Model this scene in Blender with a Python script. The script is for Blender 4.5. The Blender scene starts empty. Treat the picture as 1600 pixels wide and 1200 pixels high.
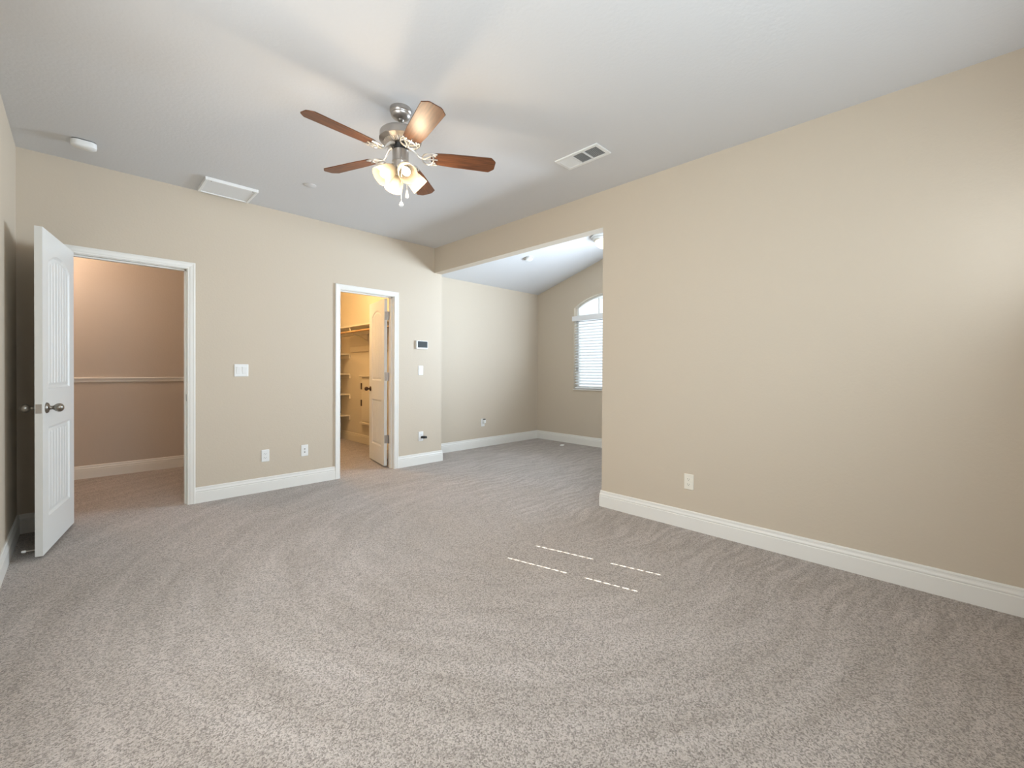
import bpy, bmesh, math, random
from mathutils import Vector, Matrix
random.seed(7)
PI = math.pi
S = bpy.context.scene
COL = S.collection

# ------------------------------------------------------------------ camera
RIGHT = Vector((0.70817, -0.70603, 0.00448)); UP = Vector((0.00142, 0.00778, 0.99997)); FWD = Vector((0.70604, 0.70814, -0.00651))
cam_d = bpy.data.cameras.new('camera'); cam = bpy.data.objects.new('camera', cam_d); COL.objects.link(cam)
M = Matrix((RIGHT, UP, -FWD)).transposed().to_4x4(); M.translation = Vector((0, 0, 1.1751))
cam.matrix_world = M
cam_d.sensor_fit = 'HORIZONTAL'; cam_d.sensor_width = 36.0; cam_d.lens = 676.7 / 1600 * 36.0
cam_d.shift_y = -0.0100; cam_d.clip_start = 0.02; cam_d.clip_end = 300
S.camera = cam

# ------------------------------------------------------------------ view, world, lights
S.view_settings.view_transform = 'Standard'; S.view_settings.look = 'None'
S.view_settings.gamma = 1.0; S.view_settings.use_curve_mapping = False
S.view_settings.exposure = 0.85
W = bpy.data.worlds.new('sky'); S.world = W; W.use_nodes = True
bg = W.node_tree.nodes['Background']; bg.inputs[0].default_value = (0.80, 0.90, 1.0, 1); bg.inputs[1].default_value = 0.85

def light(name, typ, loc, power, color, size=0.1, size_y=None, direction=None, spread=180):
    d = bpy.data.lights.new(name, typ); d.energy = power; d.color = color
    o = bpy.data.objects.new(name, d); COL.objects.link(o); o.location = loc
    if typ == 'AREA':
        d.shape = 'RECTANGLE'; d.size = size; d.size_y = size_y or size; d.spread = math.radians(spread)
    elif typ == 'SUN': d.angle = size
    else: d.shadow_soft_size = size
    if direction: o.rotation_euler = Vector(direction).to_track_quat('-Z', 'Y').to_euler()
    return o
EL = math.radians(41.0)
sun_dir = Vector((-0.2535 * math.cos(EL), 0.9673 * math.cos(EL), -math.sin(EL)))
light('sun', 'SUN', (4, -6, 8), 12.0, (1, 0.95, 0.88), 0.004, direction=sun_dir)
DAY = (0.77, 0.88, 1.0)
light('added_rear_fill', 'AREA', (1.0, -0.60, 1.80), 29, DAY, 1.36, 0.86, (0, 1, 0))  # fill light added behind the viewer, set at the added wide window
light('added_side_fill', 'AREA', (-0.42, 1.45, 1.34), 22, (0.95, 0.96, 1.0), 1.36, 1.64, (1, 0, 0))  # fill light added out of view to brighten the right wall evenly
light('daylight_small_window', 'AREA', (2.70, -0.47, 1.86), 3.0, DAY, 0.66, 0.74, (0, 1, 0.25))
light('added_alcove_fill', 'AREA', (5.80, 2.15, 1.65), 76, (0.70, 0.835, 1.0), 1.1, 1.35, (-1, 0.62, 0.42), 120)  # added unseen fill, aimed up at the alcove ceiling and left wall
light('hall_lamp', 'POINT', (-0.50, 5.95, 2.50), 22, (1.0, 0.76, 0.58), 0.12)
light('closet_lamp', 'POINT', (2.15, 6.0, 2.62), 33, (1.0, 0.67, 0.35), 0.10)
LAMP_W = 3.5

# ------------------------------------------------------------------ materials
def mat(name, color, rough=0.6, metal=0.0, spec=0.5):
    m = bpy.data.materials.new(name); m.use_nodes = True
    b = m.node_tree.nodes['Principled BSDF']
    b.inputs['Base Color'].default_value = (*color, 1); b.inputs['Roughness'].default_value = rough
    b.inputs['Metallic'].default_value = metal; b.inputs['Specular IOR Level'].default_value = spec
    return m
def nd(m, t, **k):
    n = m.node_tree.nodes.new(t)
    for a, v in k.items(): setattr(n, a, v)
    return n
def ln(m, a, b): m.node_tree.links.new(a, b)
def bump(m, scale, strength, dist=0.002, detail=3.0):
    tc = nd(m, 'ShaderNodeTexCoord'); n = nd(m, 'ShaderNodeTexNoise'); b = nd(m, 'ShaderNodeBump')
    n.inputs['Scale'].default_value = scale; n.inputs['Detail'].default_value = detail
    b.inputs['Strength'].default_value = strength; b.inputs['Distance'].default_value = dist
    ln(m, tc.outputs['Object'], n.inputs['Vector']); ln(m, n.outputs['Fac'], b.inputs['Height'])
    ln(m, b.outputs['Normal'], m.node_tree.nodes['Principled BSDF'].inputs['Normal'])
    return m
M_WALL = bump(mat('tan_wall_paint', (0.585, 0.503, 0.398), 0.55, spec=0.3), 70, 0.35)
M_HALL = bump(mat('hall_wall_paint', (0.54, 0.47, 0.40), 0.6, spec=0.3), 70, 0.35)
M_CLOS = bump(mat('closet_wall_paint', (0.68, 0.60, 0.45), 0.6, spec=0.3), 70, 0.35)
M_CEIL = bump(mat('ceiling_paint', (0.66, 0.655, 0.65), 0.75, spec=0.2), 55, 0.45)
M_TRIM = bump(mat('white_trim_paint', (0.80, 0.78, 0.73), 0.35, spec=0.4), 25, 0.05)
M_DOOR = bump(mat('white_door_paint', (0.76, 0.76, 0.73), 0.38, spec=0.45), 40, 0.06)
M_PLAS = bump(mat('white_plastic', (0.82, 0.82, 0.80), 0.35), 30, 0.03)
M_IVORY = bump(mat('ivory_plastic', (0.80, 0.76, 0.66), 0.35), 30, 0.03)
M_NICK = bump(mat('brushed_nickel', (0.50, 0.47, 0.44), 0.34, 1.0), 90, 0.12)
M_NICKD = bump(mat('dark_satin_nickel', (0.30, 0.28, 0.25), 0.28, 1.0), 90, 0.06)
M_BRON = bump(mat('dark_bronze', (0.10, 0.06, 0.04), 0.3, 0.9), 60, 0.05)
M_BLACK = bump(mat('black_plastic', (0.02, 0.02, 0.02), 0.45), 60, 0.05)
M_GREY = bump(mat('grey_screen', (0.045, 0.05, 0.05), 0.5, spec=0.2), 20, 0.02)
M_DARK = bump(mat('dark_void', (0.05, 0.05, 0.05), 0.8), 40, 0.05)
M_SLAT = bump(mat('white_blind_slat', (0.85, 0.86, 0.87), 0.45), 20, 0.03)
M_SHELF = bump(mat('closet_shelf_paint', (0.74, 0.66, 0.50), 0.45), 25, 0.05)
M_ROD = bump(mat('wooden_rod', (0.50, 0.30, 0.12), 0.45), 30, 0.1)

def wood():
    m = mat('walnut_blade', (0.2, 0.08, 0.03), 0.42, spec=0.4)
    tc = nd(m, 'ShaderNodeTexCoord'); mp = nd(m, 'ShaderNodeMapping'); n = nd(m, 'ShaderNodeTexNoise'); r = nd(m, 'ShaderNodeValToRGB')
    mp.inputs['Scale'].default_value = (3, 40, 10); n.inputs['Scale'].default_value = 2.0; n.inputs['Detail'].default_value = 5
    r.color_ramp.elements[0].position = 0.3; r.color_ramp.elements[0].color = (0.065, 0.026, 0.013, 1)
    r.color_ramp.elements[1].position = 0.75; r.color_ramp.elements[1].color = (0.19, 0.072, 0.028, 1)
    ln(m, tc.outputs['Object'], mp.inputs['Vector']); ln(m, mp.outputs['Vector'], n.inputs['Vector']); ln(m, n.outputs['Fac'], r.inputs['Fac'])
    ln(m, r.outputs['Color'], m.node_tree.nodes['Principled BSDF'].inputs['Base Color'])
    return m
M_WOOD = wood()

def carpet():
    m = mat('beige_carpet', (0.4, 0.36, 0.32), 0.95, spec=0.1)
    pb = m.node_tree.nodes['Principled BSDF']
    pb.inputs['Sheen Weight'].default_value = 0.25; pb.inputs['Sheen Roughness'].default_value = 0.5
    tc = nd(m, 'ShaderNodeTexCoord')
    def noise(scale, detail=2.0, vec=None, rough=0.55):
        n = nd(m, 'ShaderNodeTexNoise'); n.inputs['Scale'].default_value = scale; n.inputs['Detail'].default_value = detail
        n.inputs['Roughness'].default_value = rough
        ln(m, vec or tc.outputs['Object'], n.inputs['Vector']); return n.outputs['Fac']
    def math_(op, a, b=None, c=None):
        n = nd(m, 'ShaderNodeMath', operation=op)
        for i, v in enumerate((a, b, c)):
            if v is None: continue
            if isinstance(v, (int, float)): n.inputs[i].default_value = v
            else: ln(m, v, n.inputs[i])
        return n.outputs[0]
    def ramp(v, p0, c0, p1, c1):
        r = nd(m, 'ShaderNodeValToRGB'); e = r.color_ramp.elements
        e[0].position = p0; e[0].color = (*c0, 1); e[1].position = p1; e[1].color = (*c1, 1)
        ln(m, v, r.inputs['Fac']); return r.outputs['Color']
    # tufts: one random shade per twisted pile point, with a few dark gaps between
    vo = nd(m, 'ShaderNodeTexVoronoi'); vo.inputs['Scale'].default_value = 200; ln(m, tc.outputs['Object'], vo.inputs['Vector'])
    sv = nd(m, 'ShaderNodeSeparateColor'); ln(m, vo.outputs['Color'], sv.inputs[0]); cell = sv.outputs[0]
    fine = noise(400, 2); mid = noise(120, 3)
    tuft = math_('ADD', math_('MULTIPLY', cell, 0.36), math_('ADD', math_('MULTIPLY', fine, 0.50), math_('MULTIPLY', mid, 0.26)))
    # vacuum tracks: nap brushed in long strokes, straight off the right wall and sweeping in arcs in the middle of the room
    sx = nd(m, 'ShaderNodeSeparateXYZ'); ln(m, tc.outputs['Object'], sx.inputs[0])
    X, Y = sx.outputs['X'], sx.outputs['Y']
    dx = math_('SUBTRACT', X, 2.4); dy = math_('SUBTRACT', Y, 2.3)
    rad = math_('SQRT', math_('ADD', math_('MULTIPLY', dx, dx), math_('MULTIPLY', dy, dy)))
    ang = math_('ARCTAN2', dy, dx)
    cb = nd(m, 'ShaderNodeCombineXYZ'); ln(m, math_('MULTIPLY', rad, 6.5), cb.inputs[0]); ln(m, math_('MULTIPLY', ang, 1.5), cb.inputs[1])
    curve = noise(1.5, 3, cb.outputs[0])
    cb2 = nd(m, 'ShaderNodeCombineXYZ'); ln(m, math_('MULTIPLY', X, 1.4), cb2.inputs[0]); ln(m, math_('ADD', math_('MULTIPLY', Y, 17), math_('MULTIPLY', noise(1.7, 1), 5)), cb2.inputs[1])
    straight = math_('ADD', math_('MULTIPLY', noise(1.4, 3, cb2.outputs[0]), 1.9), -0.45)
    mk = nd(m, 'ShaderNodeMapRange'); mk.inputs['From Min'].default_value = 2.3; mk.inputs['From Max'].default_value = 2.8; ln(m, X, mk.inputs['Value'])
    mk2 = nd(m, 'ShaderNodeMapRange'); mk2.inputs['From Min'].default_value = 0.5; mk2.inputs['From Max'].default_value = 1.3; ln(m, rad, mk2.inputs['Value'])
    fade = nd(m, 'ShaderNodeMix'); fade.data_type = 'FLOAT'; fade.inputs['A'].default_value = 0.5
    ln(m, mk2.outputs[0], fade.inputs['Factor']); ln(m, curve, fade.inputs['B'])
    mixn = nd(m, 'ShaderNodeMix'); mixn.data_type = 'FLOAT'
    ln(m, mk.outputs[0], mixn.inputs['Factor']); ln(m, fade.outputs['Result'], mixn.inputs['A']); ln(m, straight, mixn.inputs['B'])
    nap = mixn.outputs['Result']
    base = ramp(tuft, 0.34, (0.185, 0.157, 0.135), 0.68, (0.535, 0.475, 0.43))
    napc = ramp(nap, 0.34, (0.88, 0.865, 0.845), 0.70, (1.09, 1.09, 1.095))
    patch = ramp(noise(1.3, 2), 0.3, (0.955, 0.95, 0.935), 0.7, (1.03, 1.03, 1.04))
    mx = nd(m, 'ShaderNodeMix'); mx.data_type = 'RGBA'; mx.blend_type = 'MULTIPLY'; mx.inputs['Factor'].default_value = 1
    ln(m, base, mx.inputs[6]); ln(m, napc, mx.inputs[7])
    mx2 = nd(m, 'ShaderNodeMix'); mx2.data_type = 'RGBA'; mx2.blend_type = 'MULTIPLY'; mx2.inputs['Factor'].default_value = 1
    ln(m, mx.outputs[2], mx2.inputs[6]); ln(m, patch, mx2.inputs[7])
    ln(m, mx2.outputs[2], pb.inputs['Base Color'])
    b = nd(m, 'ShaderNodeBump'); b.inputs['Strength'].default_value = 0.7; b.inputs['Distance'].default_value = 0.006
    ln(m, math_('SUBTRACT', tuft, math_('MULTIPLY', vo.outputs['Distance'], 0.5)), b.inputs['Height']); ln(m, b.outputs['Normal'], pb.inputs['Normal'])
    return m
M_CARPET = carpet()

def shade_mat(name, col, trans, emit):
    m = bpy.data.materials.new(name); m.use_nodes = True; nt = m.node_tree; nt.nodes.clear()
    out = nt.nodes.new('ShaderNodeOutputMaterial'); tl = nt.nodes.new('ShaderNodeBsdfTranslucent'); df = nt.nodes.new('ShaderNodeBsdfDiffuse')
    tr = nt.nodes.new('ShaderNodeBsdfTransparent'); m1 = nt.nodes.new('ShaderNodeMixShader'); m2 = nt.nodes.new('ShaderNodeMixShader')
    nz = nt.nodes.new('ShaderNodeTexNoise'); nz.inputs['Scale'].default_value = 60; rp = nt.nodes.new('ShaderNodeValToRGB')
    rp.color_ramp.elements[0].color = (col[0]*.96, col[1]*.96, col[2]*.96, 1); rp.color_ramp.elements[1].color = (*col, 1)
    nt.links.new(nz.outputs['Fac'], rp.inputs['Fac'])
    for n in (tl, df): nt.links.new(rp.outputs['Color'], n.inputs['Color'])
    m1.inputs[0].default_value = 0.35; nt.links.new(tl.outputs[0], m1.inputs[1]); nt.links.new(df.outputs[0], m1.inputs[2])
    m2.inputs[0].default_value = trans; nt.links.new(m1.outputs[0], m2.inputs[1]); nt.links.new(tr.outputs[0], m2.inputs[2])
    last = m2.outputs[0]
    if emit:
        em = nt.nodes.new('ShaderNodeEmission'); em.inputs[0].default_value = (1, 0.86, 0.68, 1); em.inputs[1].default_value = emit
        ad = nt.nodes.new('ShaderNodeAddShader'); nt.links.new(last, ad.inputs[0]); nt.links.new(em.outputs[0], ad.inputs[1]); last = ad.outputs[0]
    nt.links.new(last, out.inputs[0]); return m
M_SHADE = shade_mat('frosted_glass', (0.17, 0.145, 0.11), 0.05, 0.0)
M_BULB = shade_mat('lit_bulb', (1, 1, 1), 0.3, 3.0)
M_BOWL = shade_mat('lit_cream_glass', (0.9, 0.85, 0.72), 0.1, 0.5)
def glass_mat():
    m = bpy.data.materials.new('window_glass'); m.use_nodes = True; nt = m.node_tree; nt.nodes.clear()
    out = nt.nodes.new('ShaderNodeOutputMaterial'); tr = nt.nodes.new('ShaderNodeBsdfTransparent'); gl = nt.nodes.new('ShaderNodeBsdfGlossy')
    gl.inputs['Roughness'].default_value = 0.02; tr.inputs[0].default_value = (0.94, 0.97, 0.96, 1); mx = nt.nodes.new('ShaderNodeMixShader'); mx.inputs[0].default_value = 0.06
    nt.links.new(tr.outputs[0], mx.inputs[1]); nt.links.new(gl.outputs[0], mx.inputs[2]); nt.links.new(mx.outputs[0], out.inputs[0])
    return m
M_GLASS = glass_mat()

# ------------------------------------------------------------------ mesh helpers
class MB:
    def __init__(s): s.v = []; s.f = []
    def add(s, vs, fs):
        o = len(s.v); s.v += [tuple(v) for v in vs]; s.f += [tuple(i + o for i in f) for f in fs]; return s
    def box(s, a, b):
        (x0, y0, z0), (x1, y1, z1) = a, b
        return s.add([(x0,y0,z0),(x1,y0,z0),(x1,y1,z0),(x0,y1,z0),(x0,y0,z1),(x1,y0,z1),(x1,y1,z1),(x0,y1,z1)],
                     [(0,3,2,1),(4,5,6,7),(0,1,5,4),(1,2,6,5),(2,3,7,6),(3,0,4,7)])
    def lathe(s, prof, n=32, mtx=None, cap0=False, cap1=False):
        vs = []; fs = []
        for r, z in prof:
            for i in range(n):
                a = 2 * PI * i / n; p = Vector((r * math.cos(a), r * math.sin(a), z)); vs.append(mtx @ p if mtx else p)
        for k in range(len(prof) - 1):
            for i in range(n):
                j = (i + 1) % n; fs.append((k*n+i, k*n+j, (k+1)*n+j, (k+1)*n+i))
        if cap0: fs.append(tuple(range(n))[::-1])
        if cap1: fs.append(tuple((len(prof)-1)*n + i for i in range(n)))
        return s.add(vs, fs)
    def tube(s, pts, r, n=8, closed=False):
        pts = [Vector(p) for p in pts]; vs = []; fs = []; m = len(pts)
        for k, p in enumerate(pts):
            if closed: t = pts[(k+1) % m] - pts[k-1]
            else: t = pts[min(k+1, m-1)] - pts[max(k-1, 0)]
            t.normalize(); ref = Vector((0,0,1)) if abs(t.z) < 0.9 else Vector((1,0,0))
            u = t.cross(ref).normalized(); w = t.cross(u); rr = r[k] if isinstance(r, (list, tuple)) else r
            for i in range(n):
                a = 2*PI*i/n; vs.append(p + u*rr*math.cos(a) + w*rr*math.sin(a))
        for k in range(m if closed else m-1):
            k2 = (k+1) % m
            for i in range(n):
                j = (i+1) % n; fs.append((k*n+i, k*n+j, k2*n+j, k2*n+i))
        if not closed:
            fs.append(tuple(range(n))[::-1]); fs.append(tuple((m-1)*n+i for i in range(n)))
        return s.add(vs, fs)
    def prism(s, outline, z0, z1, mtx=None):
        n = len(outline); vs = [Vector((x, y, z0)) for x, y in outline] + [Vector((x, y, z1)) for x, y in outline]
        if mtx: vs = [mtx @ v for v in vs]
        return s.add(vs, [tuple(range(n))[::-1], tuple(range(n, 2*n))] + [(i, (i+1) % n, n+(i+1) % n, n+i) for i in range(n)])
    def build(s, name, material, parent=None, smooth=False, bevel=0.0, kind=None):
        me = bpy.data.meshes.new(name); me.from_pydata(s.v, [], s.f)
        bm = bmesh.new(); bm.from_mesh(me); bmesh.ops.recalc_face_normals(bm, faces=bm.faces[:])
        if smooth:
            for f in bm.faces: f.smooth = True
            for e in bm.edges:
                if len(e.link_faces) == 2 and e.calc_face_angle(0) > 0.7: e.smooth = False
        bm.to_mesh(me); bm.free()
        me.materials.append(material)
        o = bpy.data.objects.new(name, me); COL.objects.link(o)
        if parent: o.parent = parent
        if bevel:
            b = o.modifiers.new('bevel', 'BEVEL'); b.width = bevel; b.segments = 2; b.limit_method = 'ANGLE'
        if kind: o['kind'] = kind
        return o
def B(a, b): return MB().box(a, b)
def tag(o, label=None, cat=None, group=None, kind=None):
    if label: o['label'] = label
    if cat: o['category'] = cat
    if group: o['group'] = group
    if kind: o['kind'] = kind
    return o
def thing(name, loc, label, cat, rz=0.0, group=None, kind=None):
    o = bpy.data.objects.new(name, None); COL.objects.link(o); o.location = loc; o.rotation_euler = (0, 0, rz); o.empty_display_size = 0.05
    return tag(o, label, cat, group, kind)

# ------------------------------------------------------------------ key dimensions (metres)
H = 2.743
XL, XR, YB, YR = -0.32, 3.221, 4.648, -0.50       # left wall, right wall, back wall, rear wall (inner faces)
XO = 3.335                                        # alcove side of the right wall
YJ = 2.116                                        # end of the right wall, where the alcove opens
ZH = 2.427                                        # underside of the header over the alcove opening
YC, XD, YE = 5.065, 5.685, 1.435                  # alcove: left wall, far wall, hidden right wall
YRIDGE = 3.25; SL = 0.297; ZC = 2.507
D1 = (-0.06, 0.655, 2.045); D2 = (2.00, 2.645, 2.05)   # clear door openings
WT = 0.12
YHALL, YCL, XCL = 6.52, 7.45, 3.22

# ------------------------------------------------------------------ the setting
st = lambda mb, n, m, **k: mb.build(n, m, kind='structure', **k)
st(B((-2.3, -0.7, -0.12), (6.0, 7.7, 0.0)), 'floor', M_CARPET)
st(B((-2.3, -0.62, H), (XO, 7.6, H + 0.12)), 'ceiling', M_CEIL)
def zceil(y): return ZC + SL * (YC - y) if y >= YRIDGE else ZC + SL * (YC - YRIDGE) - SL * (YRIDGE - y)
ys = [YC + 0.12, YRIDGE, YE - 0.12]
vs = []
for x in (XR - 0.0 + 0.1, XD + 0.12):
    for dz in (0, 0.12):
        for y in ys: vs.append((x, y, zceil(y) + dz))
st(MB().add(vs, [(0,1,7,6),(1,2,8,7),(3,9,10,4),(4,10,11,5),(0,6,9,3),(2,5,11,8),(0,3,4,1),(1,4,5,2),(6,7,10,9),(7,8,11,10)]), 'ceiling.001', M_CEIL)
J = 0.015
mb = MB()
mb.box((XL - WT, YB, 0), (D1[0]-J, YB+WT, H)); mb.box((D1[0]-J, YB, D1[2]+J), (D1[1]+J, YB+WT, H)); mb.box((D1[1]+J, YB, 0), (D2[0]-J, YB+WT, H))
mb.box((D2[0]-J, YB, D2[2]+J), (D2[1]+J, YB+WT, H)); mb.box((D2[1]+J, YB, 0), (XO, YB+WT, H))
st(mb, 'wall_back', M_WALL)
mb = MB(); mb.box((XR, YR-WT, 0), (XO, YJ, H)); mb.box((XR, YJ, ZH), (XO, YB, H)); mb.box((XR, YJ, H), (XO, YB + 0.12, 3.2)); mb.box((XR, YR, H), (XO, YJ, 3.2))
st(mb, 'wall_right', M_WALL)
LW = (0.75, 2.15, 0.5, 2.2)                      # unseen side window added in the left wall for fill light
mb = MB(); mb.box((XL-WT, YR-WT, 0), (XL, LW[0], H)); mb.box((XL-WT, LW[0], 0), (XL, LW[1], LW[2])); mb.box((XL-WT, LW[0], LW[3]), (XL, LW[1], H)); mb.box((XL-WT, LW[1], 0), (XL, YB, H))
st(mb, 'wall_left', M_WALL)
# rear wall behind the viewer, with an added wide window for fill light and a small high one
RW = (0.3, 1.7, 1.35, 2.25); SW = (2.38, 3.02, 1.49, 2.31)
mb = MB(); y0, y1 = YR-WT, YR
mb.box((XL, y0, 0), (RW[0], y1, H)); mb.box((RW[0], y0, 0), (RW[1], y1, RW[2])); mb.box((RW[0], y0, RW[3]), (RW[1], y1, H))
mb.box((RW[1], y0, 0), (SW[0], y1, H)); mb.box((SW[0], y0, 0), (SW[1], y1, SW[2])); mb.box((SW[0], y0, SW[3]), (SW[1], y1, H)); mb.box((SW[1], y0, 0), (XR, y1, H))
st(mb, 'wall_rear', M_WALL)
# alcove walls
st(B((XO, YC, 0), (XD+WT, YC+WT, 2.6)), 'wall_alcove_left', M_WALL)
st(B((XO, YE-WT, 0), (XD+WT, YE, 2.6)), 'wall_alcove_right', M_WALL)
AW = (3.05, 4.28, 0.89, 2.20, 0.185)      # arched window: y range, sill, spring line, rise
def arch(y0, y1, zs, rise, n=24):
    c = (y0+y1)/2; hw = (y1-y0)/2; R = (hw*hw + rise*rise) / (2*rise)
    return [(c + hw*math.cos(PI*i/n), zs + rise - R + math.sqrt(max(R*R - (hw*math.cos(PI*i/n))**2, 0))) for i in range(n+1)]
AW2 = (1.60, 2.70, 0.89, 2.20, 0.165)  # second arched opening, added out of view to go with the alcove fill
def far_wall():
    mb = MB()
    wins = [AW2, AW]; yprev = YE - WT
    for w in wins:
        mb.box((XD, yprev, 0), (XD+WT, w[0], 3.2)); mb.box((XD, w[0], 0), (XD+WT, w[1], w[2])); yprev = w[1]
        a = arch(w[0], w[1], w[3], w[4]); n = len(a)
        vs = [(XD, y, z) for y, z in a] + [(XD, y, 3.2) for y, z in a] + [(XD+WT, y, z) for y, z in a] + [(XD+WT, y, 3.2) for y, z in a]
        fs = []
        for i in range(n-1): fs += [(i, i+1, n+i+1, n+i), (2*n+i, 3*n+i, 3*n+i+1, 2*n+i+1), (i, 2*n+i, 2*n+i+1, i+1)]
        mb.add(vs, fs)
    mb.box((XD, yprev, 0), (XD+WT, YC+WT, 3.2))
    return mb
st(far_wall(), 'wall_alcove_far', M_WALL)
# unseen slabs added to keep sun out of the alcove and wide rear windows
st(B((XD+WT, YE-1.5, 2.46), (XD+0.85, YC+0.8, 2.56)), 'sun_block_alcove', M_TRIM)
st(B((-1.2, -3.0, 2.78), (2.3, YR-WT, 2.88)), 'sun_block_rear', M_TRIM)
# hall and closet shell
st(B((-2.3, YHALL, 0), (1.45, YHALL+WT, H)), 'wall_hall', M_HALL)
st(B((-2.3, YB, 0), (-2.2, YHALL, H)), 'wall_hall_left', M_HALL)
st(B((-2.2, YB, 0), (XL-WT, YB+WT, H)), 'wall_hall_front', M_HALL)
st(B((1.40, YB+WT, 0), (1.52, YCL, H)), 'wall_closet_left', M_CLOS)
st(B((1.40, YCL, 0), (XO, YCL+WT, H)), 'wall_closet_back', M_CLOS)
mb = B((XCL, YB+WT, 0), (XO, YCL, H)); st(mb, 'wall_closet_right', M_CLOS)
st(B((XL, YB+WT, 0.0), (D1[0]-J, YB+WT+0.004, H)), 'wall_hall_near', M_HALL)

# baseboards: moulded profile swept along each wall, mitred at the corners
BP = [(0.0155, 0.0), (0.0155, 0.091), (0.0125, 0.095), (0.0125, 0.098), (0.0150, 0.101), (0.0145, 0.106), (0.0105, 0.116), (0.0095, 0.124), (0.0105, 0.127), (0.0095, 0.134), (0.006, 0.138), (0.0, 0.138)]
def run(name, p0, p1, nrm, m0=0, m1=0, mtl=None, prof=BP):
    """m0/m1: +1 outside mitre, -1 inside mitre, 0 square"""
    p0 = Vector((*p0, 0)); p1 = Vector((*p1, 0)); d = (p1-p0).normalized(); n = Vector((*nrm, 0)); k = len(prof)
    vs = [p0 + n*t - d*(t*m0) + Vector((0,0,z)) for t, z in prof] + [p1 + n*t + d*(t*m1) + Vector((0,0,z)) for t, z in prof]
    fs = [(i, i+1, k+i+1, k+i) for i in range(k-1)] + [tuple(range(k)), tuple(range(k, 2*k))[::-1]]
    return st(MB().add(vs, fs), name, mtl or M_TRIM)
CW = 0.054
run('baseboard_back', (XL, YB), (D1[0]-CW, YB), (0,-1), -1, 0)
run('baseboard_back.001', (D1[1]+CW, YB), (D2[0]-CW, YB), (0,-1))
run('baseboard_back.002', (D2[1]+CW, YB), (XO, YB), (0,-1), 0, 1)
run('baseboard_alcove_side', (XO, YB), (XO, YC), (1,0), 1, -1)
run('baseboard_alcove_left', (XO, YC), (XD, YC), (0,-1), -1, -1)
run('baseboard_alcove_far', (XD, YC), (XD, YE), (-1,0), -1, -1)
run('baseboard_right', (XR, YJ), (XR, YR), (-1,0), 1, -1)
run('baseboard_right_end', (XO, YJ), (XR, YJ), (0,1), 1, 1)
run('baseboard_left', (XL, YR), (XL, YB), (1,0), -1, -1)
run('baseboard_hall', (-2.2, YHALL), (1.40, YHALL), (0,-1), -1, -1)
run('baseboard_closet_right', (XCL, YCL), (XCL, YB+WT), (-1,0), -1, 0, M_SHELF)
run('baseboard_closet_back', (1.52, YCL), (XCL, YCL), (0,-1), -1, -1, M_SHELF)
# chair rail in the hall
RP = [(0, 0), (0.010, 0.002), (0.012, 0.012), (0.009, 0.018), (0.015, 0.030), (0.022, 0.040), (0.022, 0.047), (0.0, 0.052)]
o = run('trim_3', (-2.2, YHALL), (1.40, YHALL), (0,-1), 0, 0, None, [(t, z + 1.033) for t, z in RP])
# door casings and jamb liners
def casing(name, x0, x1, z1, y, yd):
    CPF = [(0.0, 0.0), (0.0, 0.010), (0.004, 0.012), (0.012, 0.0115), (0.018, 0.014), (0.036, 0.016), (0.043, 0.0185), (0.050, 0.0185), (0.054, 0.015), (0.054, 0.0)]
    vs = []
    for px, pz in ((0, 0), (0, 1), (1, 1), (1, 0)):
        for w, t in CPF:
            w += 0.004; vs.append(((x0 - w) if px == 0 else (x1 + w), y + yd*t, (z1 + w) if pz else 0))
    k = len(CPF); fs = []
    for s_ in range(3):
        for i in range(k-1): fs.append((s_*k+i, s_*k+i+1, (s_+1)*k+i+1, (s_+1)*k+i))
    fs += [tuple(range(k)), tuple(range(3*k, 4*k))[::-1]]
    return st(MB().add(vs, fs), name, M_TRIM)
def liner(name, d, stop):
    mb = MB(); x0, x1, z1 = d
    for (a, b) in (((x0-J, YB, 0), (x0, YB+WT, z1+J)), ((x1, YB, 0), (x1+J, YB+WT, z1+J)), ((x0, YB, z1), (x1, YB+WT, z1+J))): mb.box(a, b)
    s0, s1 = stop
    mb.box((x0, s0, 0), (x0+0.011, s1, z1)); mb.box((x1-0.011, s0, 0), (x1, s1, z1)); mb.box((x0, s0, z1-0.011), (x1, s1, z1))
    return st(mb, name, M_TRIM)
casing('trim_4', D1[0], D1[1], D1[2], YB, -1); casing('trim_5', D2[0], D2[1], D2[2], YB, -1)
casing('trim_6', D1[0], D1[1], D1[2], YB+WT, 1)
l1 = liner('trim_7', D1, (YB+0.040, YB+0.075)); l2 = liner('trim_8', D2, (YB+0.045, YB+0.080))
# strike plate on the hall door jamb
sp = MB(); sp.box((D1[1]-0.002, YB+0.006, 0.90), (D1[1], YB+0.034, 0.96)); sp.box((D1[1]-0.0025, YB+0.013, 0.915), (D1[1]-0.0005, YB+0.024, 0.945))
sp.build('strike_plate', M_NICKD, l1)

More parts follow.
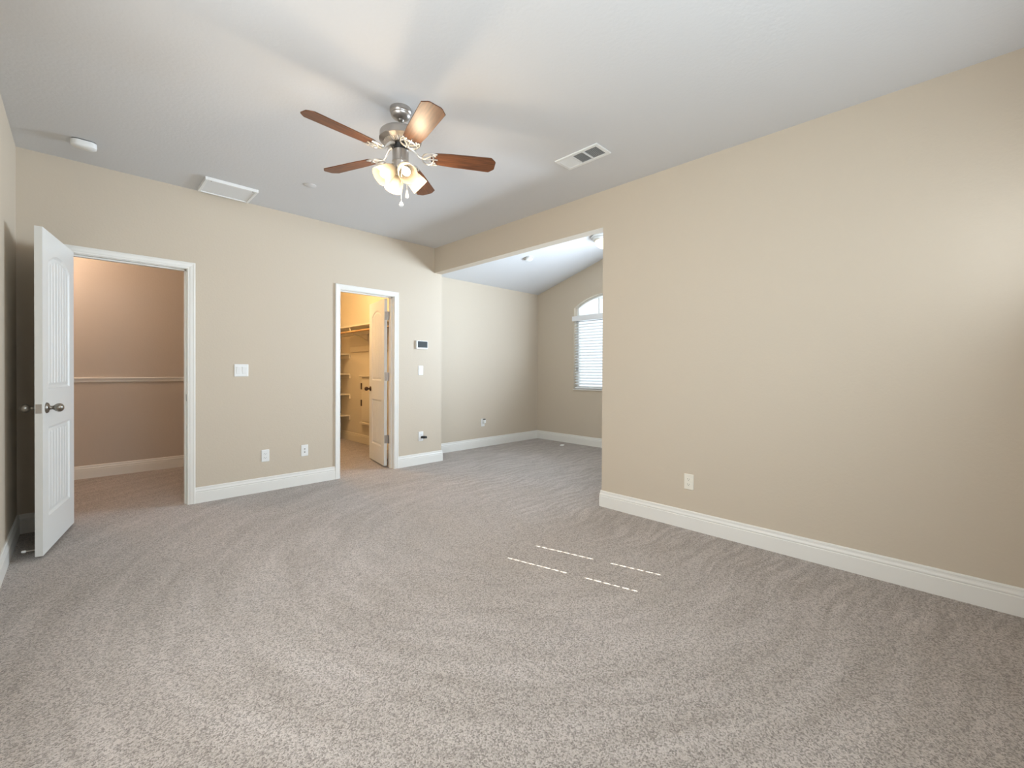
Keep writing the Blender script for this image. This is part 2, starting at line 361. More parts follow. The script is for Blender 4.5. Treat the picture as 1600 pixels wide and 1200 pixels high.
# ------------------------------------------------------------------ doors
def slab(w, h, t, z0, pz, nx, nz):
    """panel door: two recessed panels with an arched upper one and V-grooved planks; local x from the hinge, faces at y=0 and y=-t"""
    lo1, hi1, lo2, sh2, pk2 = pz; st_ = 0.115
    px0, px1 = st_, w - st_; c = (px0+px1)/2; hw = (px1-px0)/2; rise = pk2 - sh2; R = (hw*hw + rise*rise)/(2*rise)
    def relief(x, z):
        dx = hw - abs(x - c)
        if z < (hi1+lo2)/2: d = min(dx, z-lo1, hi1-z)
        else:
            top = sh2 + rise - R + math.sqrt(max(R*R - min(abs(x-c), hw)**2, 0)); d = min(dx, z-lo2, top - z)
        if d <= 0: return 0.0
        if d < 0.012: return 0.009*math.sin(d/0.012*PI/2)
        if d < 0.018: return 0.009
        if d < 0.036: return 0.009 - 0.0055*(d-0.018)/0.018
        g = 0.0035; q = (x - c) / 0.062 + 0.5; q = abs(q - round(q)) * 0.062
        if q < 0.006: g += 0.006*(1 - q/0.006)
        return g
    zs = sorted(set([0, h] + [h*i/nz for i in range(nz+1)])); xs = [w*i/nx for i in range(nx+1)]
    mb = MB()
    for side in (0, 1):
        vs = [(x, (-relief(x, z)) if side == 0 else (-t + relief(x, z)), z + z0) for z in zs for x in xs]
        m = len(xs); fs = [(k*m+i, k*m+i+1, (k+1)*m+i+1, (k+1)*m+i) for k in range(len(zs)-1) for i in range(m-1)]
        mb.add(vs, fs)
    mb.add([(0,0,z0),(w,0,z0),(w,-t,z0),(0,-t,z0),(0,0,z0+h),(w,0,z0+h),(w,-t,z0+h),(0,-t,z0+h)], [(0,1,2,3),(4,5,6,7),(0,3,7,4),(1,2,6,5)])
    return mb
KNOB = [(0.033, 0.0), (0.033, 0.004), (0.029, 0.010), (0.016, 0.014), (0.0115, 0.020), (0.0115, 0.030), (0.017, 0.036), (0.024, 0.044), (0.0275, 0.054), (0.0265, 0.064), (0.021, 0.073), (0.011, 0.079), (0.0, 0.081)]
def knob(x, y, z, out, m, parent):
    mt = Matrix.Translation((x, y, z)) @ Matrix.Rotation(-PI/2 if out > 0 else PI/2, 4, 'X')
    return MB().lathe(KNOB, 24, mt, cap0=True).build('knob', m, parent, smooth=True)
PZ = (0.22, 0.785, 1.03, 1.835, 1.905)
ang1 = math.atan2(-0.983, -0.1825)
d1 = thing('door_1', (-0.034, 4.628, 0), 'white arched-panel door standing open beside the left wall', 'door', ang1, kind='structure')
slab(0.711, 2.03, 0.035, 0.02, PZ, 178, 290).build('door_leaf', M_DOOR, d1)
knob(0.643, 0.0, 0.93, 1, M_NICKD, d1); knob(0.643, -0.035, 0.93, -1, M_NICKD, d1)
lp = MB(); lp.box((0.711, -0.031, 0.90), (0.7125, -0.004, 0.957)); lp.box((0.7125, -0.025, 0.92), (0.7175, -0.010, 0.938))
lp.build('latch_plate', M_NICK, d1)
mt = Matrix.Translation((0.66, -0.035, 0.05)) @ Matrix.Rotation(PI/2, 4, 'X')
ds = MB().lathe([(0.011, 0), (0.011, 0.003), (0.004, 0.006), (0.004, 0.052)], 12, mt, cap0=True, cap1=True).build('door_stop', M_NICK, d1, smooth=True)
MB().lathe([(0.0065, 0.050), (0.008, 0.054), (0.008, 0.066), (0.005, 0.070)], 12, mt, cap0=True, cap1=True).build('rubber_tip', M_PLAS, ds, smooth=True)
for zh in (0.34, 1.09, 1.82):
    MB().lathe([(0.007, zh-0.05), (0.007, zh+0.05)], 12, Matrix.Translation((-0.004, -0.040, 0)), True, True).build('hinge', M_NICK, d1, smooth=True)
ang2 = math.atan2(0.984, 0.178)
d2 = thing('door_2', (2.598, 4.79, 0), 'white closet door swung into the warmly lit closet', 'door', ang2, kind='structure')
slab(0.60, 2.02, 0.035, 0.02, PZ, 150, 270).build('door_leaf', M_DOOR, d2)
knob(0.54, 0.0, 0.935, 1, M_BRON, d2); knob(0.54, -0.035, 0.935, -1, M_BRON, d2)
for zh in (1.835, 1.10, 0.342):
    hb = MB(); hb.box((-0.0035, -0.034, zh-0.05), (-0.0005, -0.004, zh+0.05))
    hb.lathe([(0.007, zh-0.051), (0.007, zh+0.051)], 12, Matrix.Translation((-0.005, -0.040, 0)), True, True)
    hb.box((-0.042, -0.0475, zh-0.05), (-0.004, -0.0445, zh+0.05))
    hb.build('hinge', M_NICK, d2, smooth=True)

# ------------------------------------------------------------------ alcove window and blind
def arch_window(name, w, label):
    r = thing(name, (XD, (w[0]+w[1])/2, w[2]), label, 'window', kind='structure')
    yc = (w[0]+w[1])/2; z0 = w[2]
    def loop(inset):
        a = arch(w[0]+inset, w[1]-inset, w[3], w[4]-inset*0.6)
        return [(w[1]-inset, w[2]+inset)] + a + [(w[0]+inset, w[2]+inset)]
    o, i = loop(0.0), loop(0.045); n = len(o); X0, X1 = 0.070, 0.115
    vs = [(x, y-yc, z-z0) for x in (X0, X1) for L in (o, i) for y, z in L]; fs = []
    for k in range(n):
        k2 = (k+1) % n
        fs += [(k, k2, n+k2, n+k), (2*n+k, 3*n+k, 3*n+k2, 2*n+k2), (n+k, n+k2, 3*n+k2, 3*n+k), (k, 2*n+k, 2*n+k2, k2)]
    mb = MB().add(vs, fs)
    mb.build('window_frame', M_PLAS, r)
    mb = MB(); mb.box((0.075, w[0]-yc+0.04, w[3]-z0-0.165), (0.11, w[1]-yc-0.04, w[3]-z0-0.115))
    mb.box((0.075, -0.02, 0.04), (0.11, 0.02, w[3]-z0-0.12))
    for yy in (-0.195, 0.195): mb.box((0.086, yy-0.009, w[3]-z0-0.12), (0.100, yy+0.009, w[3]-z0+w[4]-0.05))
    mb.build('mullion', M_PLAS, r)
    k = len(i); MB().add([(0.093, y-yc, z-z0) for y, z in i], [tuple(range(k))]).build('pane', M_GLASS, r)
    B((-0.02, w[0]-yc-0.0, -0.016), (0.075, w[1]-yc+0.0, 0.0)).build('window_sill', M_TRIM, r, bevel=0.003)
    return r
arch_window('window_1', AW, 'arched white window in the alcove far wall')
arch_window('added_window_2', AW2, 'added arched window in the alcove, unseen behind the right wall')
bl = thing('window_blind', (XD, (AW[0]+AW[1])/2, AW[2]), 'white horizontal slatted blind under the arched top of the alcove window', 'blind')
yw = (AW[1]-AW[0])/2
mb = B((-0.022, -yw-0.025, 1.095), (-0.004, yw+0.025, 1.172)); mb.box((-0.004, -yw+0.012, 1.115), (0.045, yw-0.012, 1.165)); mb.build('valance', M_SLAT, bl, bevel=0.003)
mb = MB(); z = 1.085; tl = math.radians(22)
while z > 0.045:
    c, s = 0.0245*math.cos(tl), 0.0245*math.sin(tl); x = 0.030
    n = 5; pts = []
    for k in range(n):
        f = -1 + 2*k/(n-1); pts.append((x + f*c, z + f*s + 0.003*(1-f*f)))
    vs = [(px, y, pz+dz) for dz in (0, 0.0026) for y in (-yw+0.014, yw-0.014) for px, pz in pts]
    fs = []
    for k in range(n-1): fs += [(k, k+1, n+k+1, n+k), (2*n+k, 3*n+k, 3*n+k+1, 2*n+k+1)]
    fs += [(0, n, 3*n, 2*n), (n-1, 3*n-1, 4*n-1, 2*n-1)]
    mb.add(vs, fs); z -= 0.0455
mb.build('slats', M_SLAT, bl)
B((0.006, -yw+0.014, 0.008), (0.054, yw-0.014, 0.028)).build('bottom_rail', M_SLAT, bl, bevel=0.003)
mb = MB()
for yy in (-yw+0.10, 0.0, yw-0.10):
    for xx in (0.006, 0.054): mb.tube([(xx, yy, 0.02), (xx, yy, 1.11)], 0.0012, 6)
mb.build('ladder_cord', M_SLAT, bl)
mb = MB().tube([(-0.006, yw-0.07, 0.34), (-0.006, yw-0.07, 1.10)], 0.0015, 6); mb.lathe([(0.003, 0.30), (0.006, 0.31), (0.006, 0.335), (0.002, 0.345)], 10, Matrix.Translation((-0.006, yw-0.07, 0)), True, True)
mb.build('pull_cord', M_BLACK, bl)

# rear windows (behind the viewer, the wide one added for light): frames, panes, and the closed blind whose cord holes let slivers of sun through
def rear_window(name, w, rail, label, loc=None, rz=0):
    r = thing(name, loc or ((w[0]+w[1])/2, YR-WT, w[2]), label, 'window', rz, kind='structure'); hw = (w[1]-w[0])/2; hh = w[3]-w[2]
    mb = MB()
    for a, b in (((-hw, 0.0, 0), (-hw+0.04, 0.05, hh)), ((hw-0.04, 0.0, 0), (hw, 0.05, hh)), ((-hw, 0.0, 0), (hw, 0.05, 0.012)), ((-hw, 0.0, hh-0.012), (hw, 0.05, hh))): mb.box(a, b)
    if rail: mb.box((-hw, 0.0, rail[0]-w[2]), (hw, 0.05, rail[1]-w[2]))
    else: mb.box((-0.025, 0, 0), (0.025, 0.05, hh))
    mb.build('window_frame', M_PLAS, r)
    MB().add([(-hw, 0.025, 0), (hw, 0.025, 0), (hw, 0.025, hh), (-hw, 0.025, hh)], [(0,1,2,3)]).build('pane', M_GLASS, r)
rear_window('added_window_3', RW, None, 'added wide window in the rear wall, opening for fill light'); rear_window('window_4', SW, (1.855, 1.905), 'small high window in the rear wall')
rear_window('added_window_5', LW, None, 'added wide window in the left wall beside the viewer, opening for fill light', (XL-WT, (LW[0]+LW[1])/2, LW[2]), -PI/2)
rb = thing('window_blind', (0, -0.525, SW[2]), 'closed white blind on the small high rear window', 'blind')
mb = MB(); z = 0.006
while z + SW[2] < SW[3] - 0.04:
    cols = [SW[0]+0.004, 2.548-0.005, 2.548+0.005, 2.815-0.005, 2.815+0.005, SW[1]-0.004]
    for i in (0, 2, 4): mb.box((cols[i], 0.0, z), (cols[i+1], 0.003, z+0.0475))
    for i in (1, 3):
        mb.box((cols[i], 0.0, z), (cols[i+1], 0.003, z+0.006)); mb.box((cols[i], 0.0, z+0.0415), (cols[i+1], 0.003, z+0.0475))
    z += 0.0455
mb.build('slats', M_SLAT, rb)
B((SW[0]+0.004, -0.02, z), (SW[1]-0.004, 0.012, SW[3]-SW[2])).build('headrail', M_SLAT, rb)

# ------------------------------------------------------------------ ceiling fan
FC = (1.3635, 2.324, H)
fan = thing('ceiling_fan', FC, 'brushed nickel ceiling fan with five walnut blades and four lit glass shades', 'ceiling fan')
MB().lathe([(0.062, 0), (0.064, -0.012), (0.063, -0.022), (0.056, -0.028), (0.055, -0.033), (0.058, -0.038), (0.055, -0.046), (0.044, -0.056), (0.028, -0.063), (0.018, -0.065)], 40, None, True, True).build('canopy', M_NICK, fan, smooth=True)
MB().lathe([(0.0, -0.056), (0.016, -0.060), (0.020, -0.067), (0.016, -0.074), (0.011, -0.078), (0.011, -0.128), (0.022, -0.130), (0.024, -0.138)], 20).build('downrod', M_NICKD, fan, smooth=True)
MB().lathe([(0.024, -0.134), (0.095, -0.137), (0.113, -0.143), (0.120, -0.151), (0.121, -0.160), (0.121, -0.183), (0.124, -0.186), (0.124, -0.192), (0.118, -0.197), (0.106, -0.199), (0.100, -0.205), (0.058, -0.216), (0.045, -0.217)], 48).build('motor_housing', M_NICK, fan, smooth=True)
mb = MB()
for k in range(44):
    R_ = Matrix.Rotation(2*PI*k/44, 4, 'Z'); q = [(0.064, -0.0022), (0.098, -0.0034), (0.098, 0.0034), (0.064, 0.0022)]
    vs = [R_ @ Vector((x, y, (-0.2175 if x < 0.07 else -0.2085) + dz)) for dz in (0, 0.004) for x, y in q]
    mb.add(vs, [(0,3,2,1),(4,5,6,7),(0,1,5,4),(1,2,6,5),(2,3,7,6),(3,0,4,7)])
mb.build('vent_ring', mat('bright_nickel', (0.85, 0.82, 0.78), 0.3, 1.0), fan)
MB().lathe([(0.045, -0.214), (0.043, -0.225), (0.040, -0.232), (0.040, -0.256)], 32, None, False, True).build('flywheel', M_BLACK, fan, smooth=True)
MB().lathe([(0.030, -0.250), (0.046, -0.252), (0.048, -0.257), (0.048, -0.312), (0.050, -0.315), (0.050, -0.320), (0.044, -0.323), (0.042, -0.330), (0.044, -0.345), (0.038, -0.362), (0.020, -0.372), (0.010, -0.378), (0.008, -0.390), (0.0, -0.392)], 40).build('switch_housing', M_NICK, fan, smooth=True)
# blades and their scrolled arms
ZB = 2.465 - H
def blade_mesh():
    out = []; r0, r1 = 0.178, 0.576
    for k in range(9):
        a = PI/2 + PI*k/8; out.append((r0 + 0.030 + 0.030*math.cos(a), 0.050*math.sin(a)))
    out += [(0.30, -0.058), (r1-0.032, -0.066), (r1-0.006, -0.040), (r1, -0.030), (r1, 0.030), (r1-0.006, 0.040), (r1-0.032, 0.066), (0.30, 0.058)]
    return MB().prism(out, 0.0, 0.006)
def arm_mesh():
    mb = MB()
    mb.tube([(0.052, 0, 0.054), (0.078, 0, 0.045), (0.098, 0, 0.022), (0.112, 0, 0.004), (0.130, 0, -0.004), (0.150, 0, -0.005)], [0.010, 0.009, 0.0075, 0.007, 0.006, 0.005], 10)
    loop = [(0.162 + 0.034*math.cos(2*PI*k/28), 0.048*math.sin(2*PI*k/28), -0.004) for k in range(28)]
    mb.tube(loop, 0.0048, 8, True)
    for sg in (-1, 1):
        mb.tube([(0.135, 0, -0.004), (0.158, 0.012*sg, -0.005), (0.180, 0.030*sg, -0.004), (0.212, 0.044*sg, -0.003)], 0.0042, 8)
        mb.tube([(0.162, 0.047*sg, -0.004), (0.185, 0.052*sg, -0.003), (0.216, 0.046*sg, -0.003)], 0.0042, 8)
        mb.lathe([(0.006, 0), (0.006, -0.004), (0.0, -0.006)], 10, Matrix.Translation((0.205, 0.030*sg, -0.001)))
    mb.tube([(0.135, 0, -0.004), (0.22, 0, -0.003)], 0.0042, 8)
    return mb
M_ARM = bump(mat('bright_satin_nickel', (0.80, 0.78, 0.75), 0.32, 1.0), 60, 0.05)
A0 = 3.2157; PITCH = math.radians(-12)
b0 = blade_mesh().build('blade', M_WOOD, fan, bevel=0.0015); a0 = arm_mesh().build('blade_arm', M_ARM, fan, smooth=True)
for k in range(5):
    b = b0 if k == 0 else b0.copy(); a = a0 if k == 0 else a0.copy()
    for o in (a, b):
        if k: COL.objects.link(o); o.parent = fan
        o.location = (0, 0, ZB); o.rotation_euler = Matrix.Rotation(A0 + k*2*PI/5, 4, 'Z').to_euler()
    b.rotation_euler = (Matrix.Rotation(A0 + k*2*PI/5, 4, 'Z') @ Matrix.Rotation(PITCH, 4, 'X')).to_euler()
    a.rotation_euler = b.rotation_euler
# light kit
SHP = [(0.025, 0.0), (0.028, 0.004), (0.034, 0.014), (0.041, 0.030), (0.047, 0.052), (0.051, 0.078), (0.0535, 0.104), (0.0545, 0.114)]
cam_az = math.atan2(-FC[1], -FC[0])
tilt = math.radians(50)
for k in range(4):
    az = cam_az + math.radians(20) + k*PI/2
    dirv = Vector((math.cos(az)*math.sin(tilt), math.sin(az)*math.sin(tilt), -math.cos(tilt)))
    base = Vector((math.cos(az)*0.042, math.sin(az)*0.042, 2.378 - H))
    mt = Matrix.Translation(base) @ dirv.to_track_quat('Z', 'Y').to_matrix().to_4x4()
    mb = MB().lathe([(0.012, -0.028), (0.016, -0.020), (0.022, -0.012), (0.027, -0.006), (0.028, 0.006), (0.022, 0.008), (0.018, 0.020), (0.018, 0.034), (0.0, 0.034)], 24, mt)
    mb.build('light_socket', M_NICK, fan, smooth=True)
    sh = MB().lathe(SHP, 40, mt); sh = sh.build('lamp_shade', M_SHADE, fan, smooth=True)
    MB().lathe([(0.012, 0.030), (0.013, 0.040), (0.021, 0.056), (0.024, 0.070), (0.021, 0.084), (0.012, 0.093), (0.0, 0.096)], 20, mt).build('bulb', M_BULB, sh, smooth=True)
    lp_ = Vector(FC) + base + dirv*0.116
    light('fan_bulb', 'POINT', lp_, LAMP_W, (1.0, 0.80, 0.56), 0.035)
def chain(x, y, z0, z1, big):
    mb = MB()
    for i in range(int((z0-z1)/0.0075)): mb.lathe([(0.0, 0.0028), (0.0022, 0.001), (0.0022, -0.001), (0.0, -0.0028)], 8, Matrix.Translation((x, y, z0 - i*0.0075)))
    mb.tube([(x, y, z0), (x, y, z1)], 0.0009, 6)
    c = mb.build('pull_chain', M_PLAS, fan, smooth=True)
    pr = [(0.002, 0.004), (0.007, 0.0), (0.0125, -0.012), (0.0125, -0.020), (0.007, -0.026), (0, -0.026)] if big else [(0.002, 0.004), (0.005, 0), (0.010, -0.030), (0.009, -0.046), (0, -0.050)]
    MB().lathe(pr, 16, Matrix.Translation((x, y, z1))).build('pull_knob', M_PLAS, c, smooth=True)
tocam = Vector((-FC[0], -FC[1], 0)).normalized(); rgt = Vector((0.708, -0.706, 0))
q = rgt*0.006 + tocam*0.046; chain(q.x, q.y, -0.31, 2.168 - H, True)
q = rgt*0.040 - tocam*0.036; chain(q.x, q.y, -0.31, 2.270 - H, False)

# ------------------------------------------------------------------ ceiling fittings
def rounded(hx, hy, r, n=6):
    o = []
    for cx, cy, a0_ in ((hx-r, hy-r, 0), (-hx+r, hy-r, PI/2), (-hx+r, -hy+r, PI), (hx-r, -hy+r, 3*PI/2)):
        for k in range(n+1): a = a0_ + PI/2*k/n; o.append((cx + r*math.cos(a), cy + r*math.sin(a)))
    return o
def pillow(outs, zs):
    n = len(outs[0]); vs = [(x, y, z) for o, z in zip(outs, zs) for x, y in o]; fs = []
    for k in range(len(outs)-1): fs += [(k*n+i, k*n+(i+1) % n, (k+1)*n+(i+1) % n, (k+1)*n+i) for i in range(n)]
    fs += [tuple(range(n)), tuple((len(outs)-1)*n + i for i in range(n))]
    return MB().add(vs, fs)
al = thing('smoke_alarm', (0.020, 4.21, H), 'white oblong alarm on the ceiling above the open hall door', 'alarm')
pillow([rounded(0.062, 0.040, 0.034), rounded(0.062, 0.040, 0.034)], [0, -0.006]).build('mounting_plate', M_DARK, al, smooth=True)
pillow([rounded(0.065, 0.043, 0.036), rounded(0.066, 0.044, 0.037), rounded(0.064, 0.042, 0.035), rounded(0.056, 0.034, 0.030)], [-0.006, -0.028, -0.040, -0.047]).build('cover', M_PLAS, al, smooth=True)
vt = thing('ceiling_panel', (0.912, 4.415, H), 'square white framed panel on the ceiling against the back wall', 'ceiling panel')
mb = MB()
for a, b in (((-0.192, -0.168, -0.026), (-0.172, 0.168, 0)), ((0.172, -0.168, -0.026), (0.192, 0.168, 0)), ((-0.172, -0.168, -0.026), (0.172, -0.148, 0)), ((-0.172, 0.148, -0.026), (0.172, 0.168, 0))): mb.box(a, b)
mb.build('frame', M_PLAS, vt, bevel=0.002)
B((-0.172, -0.148, -0.020), (0.172, 0.148, -0.004)).build('face_plate', bump(mat('pale_grey_panel', (0.78, 0.79, 0.79), 0.5), 140, 0.3), vt)
for sx_, sy_ in ((0.15, -0.158), (-0.15, -0.158)): MB().lathe([(0.004, -0.026), (0.004, -0.029), (0, -0.030)], 10, Matrix.Translation((sx_, sy_, 0))).build('screw', M_NICKD, vt)
o = MB().lathe([(0.046, 0), (0.046, -0.004), (0.042, -0.006), (0.0, -0.0065)], 32, Matrix.Translation((0, 0, 0))).build('sprinkler_cover', M_CEIL, None, smooth=True)
o.location = (1.386, 3.823, H); tag(o, 'small round cover disc on the ceiling between the fan and the closet', 'ceiling disc')
rg = thing('air_register', (2.600, 1.890, H), 'white louvred air register on the ceiling near the right wall', 'air vent')
hx, hy = 0.092, 0.186
mb = MB()
def frame(mb, x0, x1, y0, y1, w, z0, z1):
    mb.box((x0, y0, z0), (x0+w, y1, z1)); mb.box((x1-w, y0, z0), (x1, y1, z1)); mb.box((x0+w, y0, z0), (x1-w, y0+w, z1)); mb.box((x0+w, y1-w, z0), (x1-w, y1, z1))
frame(mb, -hx, hx, -hy, hy, 0.026, -0.010, 0)
for yy in (-0.050, 0.048): mb.box((-hx+0.026, yy-0.006, -0.009), (hx-0.026, yy+0.006, 0))
mb.build('frame', M_PLAS, rg, bevel=0.002)
B((-hx+0.02, -hy+0.02, -0.0015), (hx-0.02, hy-0.02, -0.0005)).build('duct', M_DARK, rg)
def louvers(y0, y1, along, ang, n):
    mb = MB()
    for i in range(n):
        if along == 'x':      # blades run along x
            y = y0 + (y1-y0)*(i+0.5)/n; mt = Matrix.Translation((0, y, -0.0055)) @ Matrix.Rotation(ang, 4, 'X'); L = (hx-0.026); vs = [mt @ Vector((x, yy, zz)) for zz in (-0.0004, 0.0004) for x, yy in ((-L, -0.0048), (L, -0.0048), (L, 0.0048), (-L, 0.0048))]
        else:
            x = -hx+0.026 + (2*hx-0.052)*(i+0.5)/n; mt = Matrix.Translation((x, (y0+y1)/2, -0.0055)) @ Matrix.Rotation(ang, 4, 'Y'); L = (y1-y0)/2; vs = [mt @ Vector((xx, y, zz)) for zz in (-0.0004, 0.0004) for xx, y in ((-0.0048, -L), (0.0048, -L), (0.0048, L), (-0.0048, L))]
        mb.add(vs, [(0,3,2,1),(4,5,6,7),(0,1,5,4),(1,2,6,5),(2,3,7,6),(3,0,4,7)])
    return mb.build('louvers', M_PLAS, rg)
louvers(-hy+0.026, -0.056, 'y', math.radians(-42), 12); louvers(-0.044, 0.042, 'x', math.radians(50), 11); louvers(0.054, hy-0.026, 'x', math.radians(-30), 12)

# alcove ceiling: smoke detector on the slope and a flush light
sl = math.atan(SL)
sd = thing('smoke_detector', (4.48, 4.17, zceil(4.17)), 'round white smoke detector on the sloped alcove ceiling', 'smoke detector'); sd.rotation_euler = (-sl, 0, 0)
MB().lathe([(0.060, 0), (0.062, -0.010), (0.058, -0.012)], 32).build('mounting_base', M_PLAS, sd, smooth=True)
MB().lathe([(0.052, -0.012), (0.052, -0.022), (0.055, -0.024), (0.053, -0.036), (0.040, -0.042), (0, -0.043)], 32).build('cover', M_PLAS, sd, smooth=True)
ad = thing('ceiling_light', (5.03, 3.25, zceil(3.25)), 'white ringed ceiling light with cream glass in the alcove', 'ceiling light')
MB().lathe([(0.10, 0.0), (0.10, -0.050), (0.20, -0.052), (0.21, -0.062), (0.205, -0.075), (0.185, -0.080), (0.183, -0.098), (0.172, -0.105), (0.165, -0.112), (0.15, -0.115)], 48).build('mounting_ring', M_PLAS, ad, smooth=True)
MB().lathe([(0.150, -0.113), (0.155, -0.125), (0.145, -0.160), (0.110, -0.190), (0.055, -0.205), (0, -0.208)], 48).build('glass_bowl', M_BOWL, ad, smooth=True)

# ------------------------------------------------------------------ switches, outlets and the panel on the back wall
def plate_thing(name, x, z, w, h, label, cat, mtl=M_PLAS, wall='back', group=None):
    """local frame: x along the wall, z up, -y out of the wall"""
    loc, rz = {'back': ((x, YB, z), 0), 'right': ((XR, x, z), -PI/2), 'alcove': ((x, YC, z), 0)}[wall]
    t = thing(name, loc, label, cat, rz, group)
    m = pillow([rounded(w/2, h/2, 0.004, 3), rounded(w/2, h/2, 0.004, 3), rounded(w/2-0.004, h/2-0.004, 0.003, 3)], [0, 0.004, 0.0065])
    m.v = [(a, -c, b) for a, b, c in m.v]; m.build('wall_plate', mtl, t)
    return t
def rocker(t, x, mtl=M_PLAS):
    m = MB(); m.add([(x-0.0165, -0.0065, -0.033), (x+0.0165, -0.0065, -0.033), (x+0.0165, -0.0065, 0.033), (x-0.0165, -0.0065, 0.033), (x-0.0155, -0.008, -0.032), (x+0.0155, -0.008, -0.032), (x+0.0155, -0.0125, 0.032), (x-0.0155, -0.0125, 0.032)],
                    [(0,3,2,1),(4,5,6,7),(0,1,5,4),(1,2,6,5),(2,3,7,6),(3,0,4,7)])
    m.build('rocker', mtl, t)
def duplex(t, mtl=M_PLAS):
    for zc in (0.0195, -0.0195):
        m = pillow([rounded(0.0165, 0.0145, 0.008, 4), rounded(0.016, 0.014, 0.008, 4)], [0.005, 0.0082]); m.v = [(a, -c, b+zc) for a, b, c in m.v]
        r = m.build('receptacle', mtl, t)
        s = MB(); s.box((-0.0075, -0.0085, zc-0.002), (-0.0055, -0.0080, zc+0.007)); s.box((0.0055, -0.0085, zc-0.001), (0.0075, -0.0080, zc+0.006)); s.box((-0.0022, -0.0085, zc-0.009), (0.0022, -0.0080, zc-0.005))
        s.build('slots', M_DARK, r)
t = plate_thing('light_switch', 1.065, 1.169, 0.115, 0.115, 'white double rocker switch between the two doorways', 'light switch'); rocker(t, -0.023); rocker(t, 0.023)
t = plate_thing('wall_outlet', 1.267, 0.345, 0.068, 0.115, 'white outlet low on the back wall, the one nearer the hall doorway', 'outlet'); duplex(t)
t = plate_thing('cable_outlet', 1.630, 0.350, 0.068, 0.115, 'white jack plate low on the back wall, just left of the closet doorway', 'outlet')
for zc in (0.016, -0.016): MB().lathe([(0.0062, 0), (0.0062, 0.004), (0.0045, 0.004), (0.0045, 0.009), (0, 0.009)], 12, Matrix.Translation((0, -0.006, zc)) @ Matrix.Rotation(PI/2, 4, 'X')).build('jack', M_NICKD, t)
t = plate_thing('light_switch', 3.017, 1.177, 0.070, 0.115, 'white single rocker switch below the wall control panel', 'light switch'); rocker(t, 0)
t = plate_thing('wall_outlet', 3.022, 0.352, 0.070, 0.118, 'white outlet holding a black plug near the alcove corner', 'outlet'); duplex(t)
pl_ = thing('plug_adapter', (3.032, YB-0.0087, 0.340), 'black plug-in adapter in the outlet near the alcove corner', 'plug')
m = pillow([rounded(0.013, 0.013, 0.004, 3), rounded(0.015, 0.015, 0.004, 3), rounded(0.013, 0.013, 0.004, 3), rounded(0.017, 0.015, 0.004, 3), rounded(0.015, 0.013, 0.004, 3)], [0.0, 0.012, 0.026, 0.030, 0.052]); m.v = [(a + (c*0.55), -c, b) for a, b, c in m.v]
m.build('body', M_BLACK, pl_)
th = thing('control_panel', (3.026, YB, 1.495), 'white wall control panel with a grey screen right of the closet doorway', 'thermostat')
m = pillow([rounded(0.083, 0.052, 0.006, 3), rounded(0.083, 0.052, 0.006, 3), rounded(0.080, 0.049, 0.006, 3)], [0, 0.020, 0.026]); m.v = [(a, -c, b) for a, b, c in m.v]; m.build('case', M_PLAS, th)
B((-0.066, -0.0272, -0.034), (0.074, -0.0255, 0.044)).build('screen', M_GREY, th)
B((-0.010, -0.022, 0.052), (0.006, -0.010, 0.055)).build('button', M_NICKD, th)
t = plate_thing('wall_outlet', 1.352, 0.353, 0.070, 0.115, 'ivory outlet low on the right wall', 'outlet', M_IVORY, 'right'); duplex(t, M_IVORY)
t = plate_thing('wall_outlet', 4.415, 0.375, 0.070, 0.118, 'white outlet with a night light on the alcove left wall', 'outlet', M_PLAS, 'alcove'); duplex(t)
nl = thing('night_light', (4.425, YC-0.0087, 0.392), 'small white night light plugged into the alcove outlet', 'night light')
m = pillow([rounded(0.018, 0.024, 0.010, 4), rounded(0.021, 0.028, 0.012, 4), rounded(0.018, 0.024, 0.010, 4)], [0, 0.016, 0.034]); m.v = [(a, -c, b) for a, b, c in m.v]; m.build('body', M_PLAS, nl, smooth=True)
B((-0.015, -0.030, 0.028), (0.015, -0.006, 0.040)).build('sensor_cap', M_DARK, nl)
# scrap on the alcove carpet
mb = MB(); pts = []
for k in range(12):
    a = 2*PI*k/12; rr = 1 + 0.25*math.sin(3*a+1); pts.append((0.045*rr*math.cos(a), 0.028*rr*math.sin(a)))
o = pillow([pts, [(x*0.9, y*0.9) for x, y in pts], [(x*0.5, y*0.5) for x, y in pts]], [0, 0.010, 0.016]).build('paper_scrap', M_PLAS, None, smooth=True)
o.location = (5.40, 4.28, 0.0); tag(o, 'small white scrap lying on the alcove carpet by the far baseboard', 'scrap')

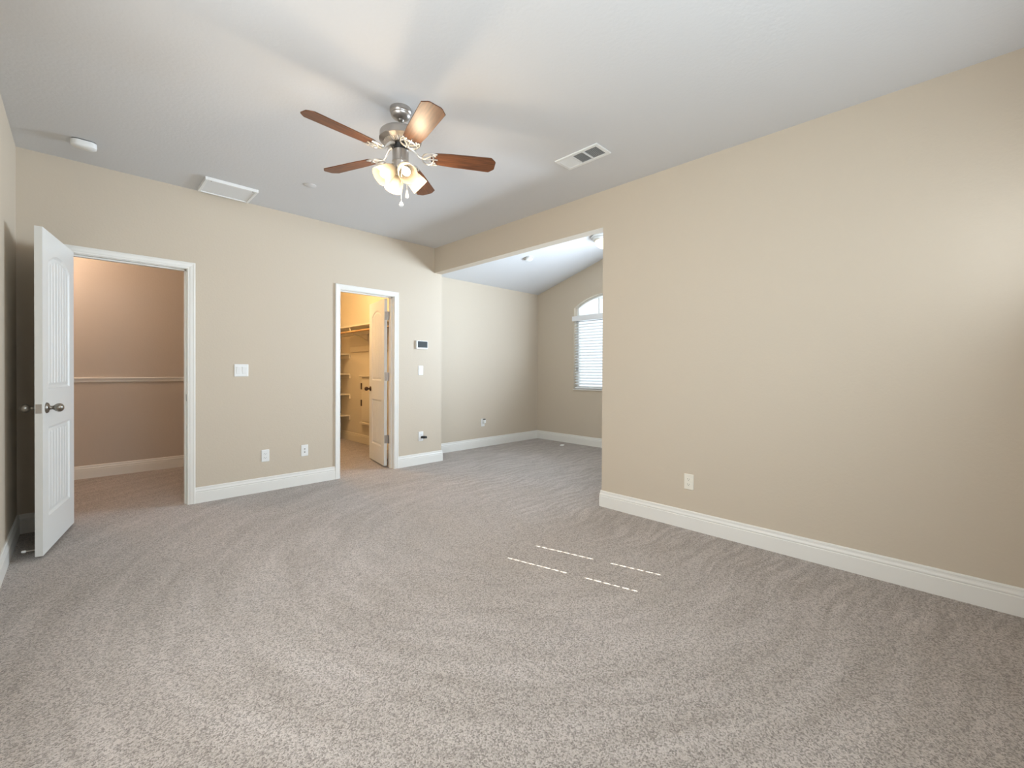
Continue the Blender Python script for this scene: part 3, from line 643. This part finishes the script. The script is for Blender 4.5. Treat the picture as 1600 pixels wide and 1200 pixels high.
# ------------------------------------------------------------------ closet fittings
sf = thing('closet_shelf', (XCL, 6.2, 1.80), 'long closet shelf with wooden hanging rod on the right closet wall', 'shelf')
B((-0.32, -1.40, 0.030), (0.0, 1.25, 0.049)).build('shelf_board', M_SHELF, sf, bevel=0.002)
B((-0.02, -1.40, -0.05), (0.0, 1.25, 0.030)).build('wall_cleat', M_SHELF, sf)
MB().tube([(-0.28, -1.40, -0.036), (-0.28, 1.25, -0.036)], 0.017, 16).build('hanging_rod', M_ROD, sf, smooth=True)
mb = MB().tube([(-0.30, 0.25, 0.028), (-0.28, 0.25, -0.056), (-0.16, 0.25, -0.09), (-0.012, 0.25, -0.16)], 0.007, 8); mb.tube([(-0.012, 0.25, -0.17), (-0.012, 0.25, 0.02)], 0.007, 8)
mb.lathe([(0.030, 0), (0.030, 0.004), (0, 0.006)], 16, Matrix.Translation((-0.02, 0.10, -0.11)) @ Matrix.Rotation(-PI/2, 4, 'Y')); mb.build('rod_bracket', M_SHELF, sf, smooth=True)
o = B((XCL-0.018, 4.9, 1.475), (XCL, 7.05, 1.565)).build('hook_rail', M_SHELF, None, bevel=0.003); tag(o, 'pale hook board running along the closet wall under the hanging rod', 'wall board')
lab = ['topmost', 'second from the top', 'third from the top', 'lowest']
for k, zs in enumerate((1.432, 1.098, 0.758, 0.402)):
    t = thing('corner_shelf', (XCL, YCL, zs), f'cream shelf across the closet back, {lab[k]} of four', 'shelf', group='shelves across the closet back')
    B((-1.6, -0.36, 0), (0, 0, 0.019)).build('shelf_board', M_SHELF, t, bevel=0.002)
    B((-0.019, -0.375, -0.060), (0, 0, 0.0)).build('side_cleat', M_SHELF, t, bevel=0.002)
    B((-1.6, -0.019, -0.060), (-0.019, 0, 0.0)).build('back_cleat', M_SHELF, t)
cb = thing('wall_cabinet', (XCL, 6.30, 0.32), 'narrow cream built-in cabinet with dark hinges on the closet right wall', 'cabinet')
B((-0.030, -0.30, 0.03), (0, 0.30, 0.75)).build('cabinet_body', M_SHELF, cb, bevel=0.002)
B((-0.045, -0.27, 0.05), (-0.030, 0.285, 0.73)).build('door', M_SHELF, cb, bevel=0.003)
B((-0.070, -0.32, 0.75), (0, 0.32, 0.775)).build('cornice', M_SHELF, cb, bevel=0.003); B((-0.065, -0.32, 0.0), (0, 0.32, 0.03)).build('ledge', M_SHELF, cb, bevel=0.003)
for zh in (0.60, 0.335): B((-0.052, 0.262, zh-0.05), (-0.045, 0.298, zh+0.05)).build('hinge', M_BRON, cb)
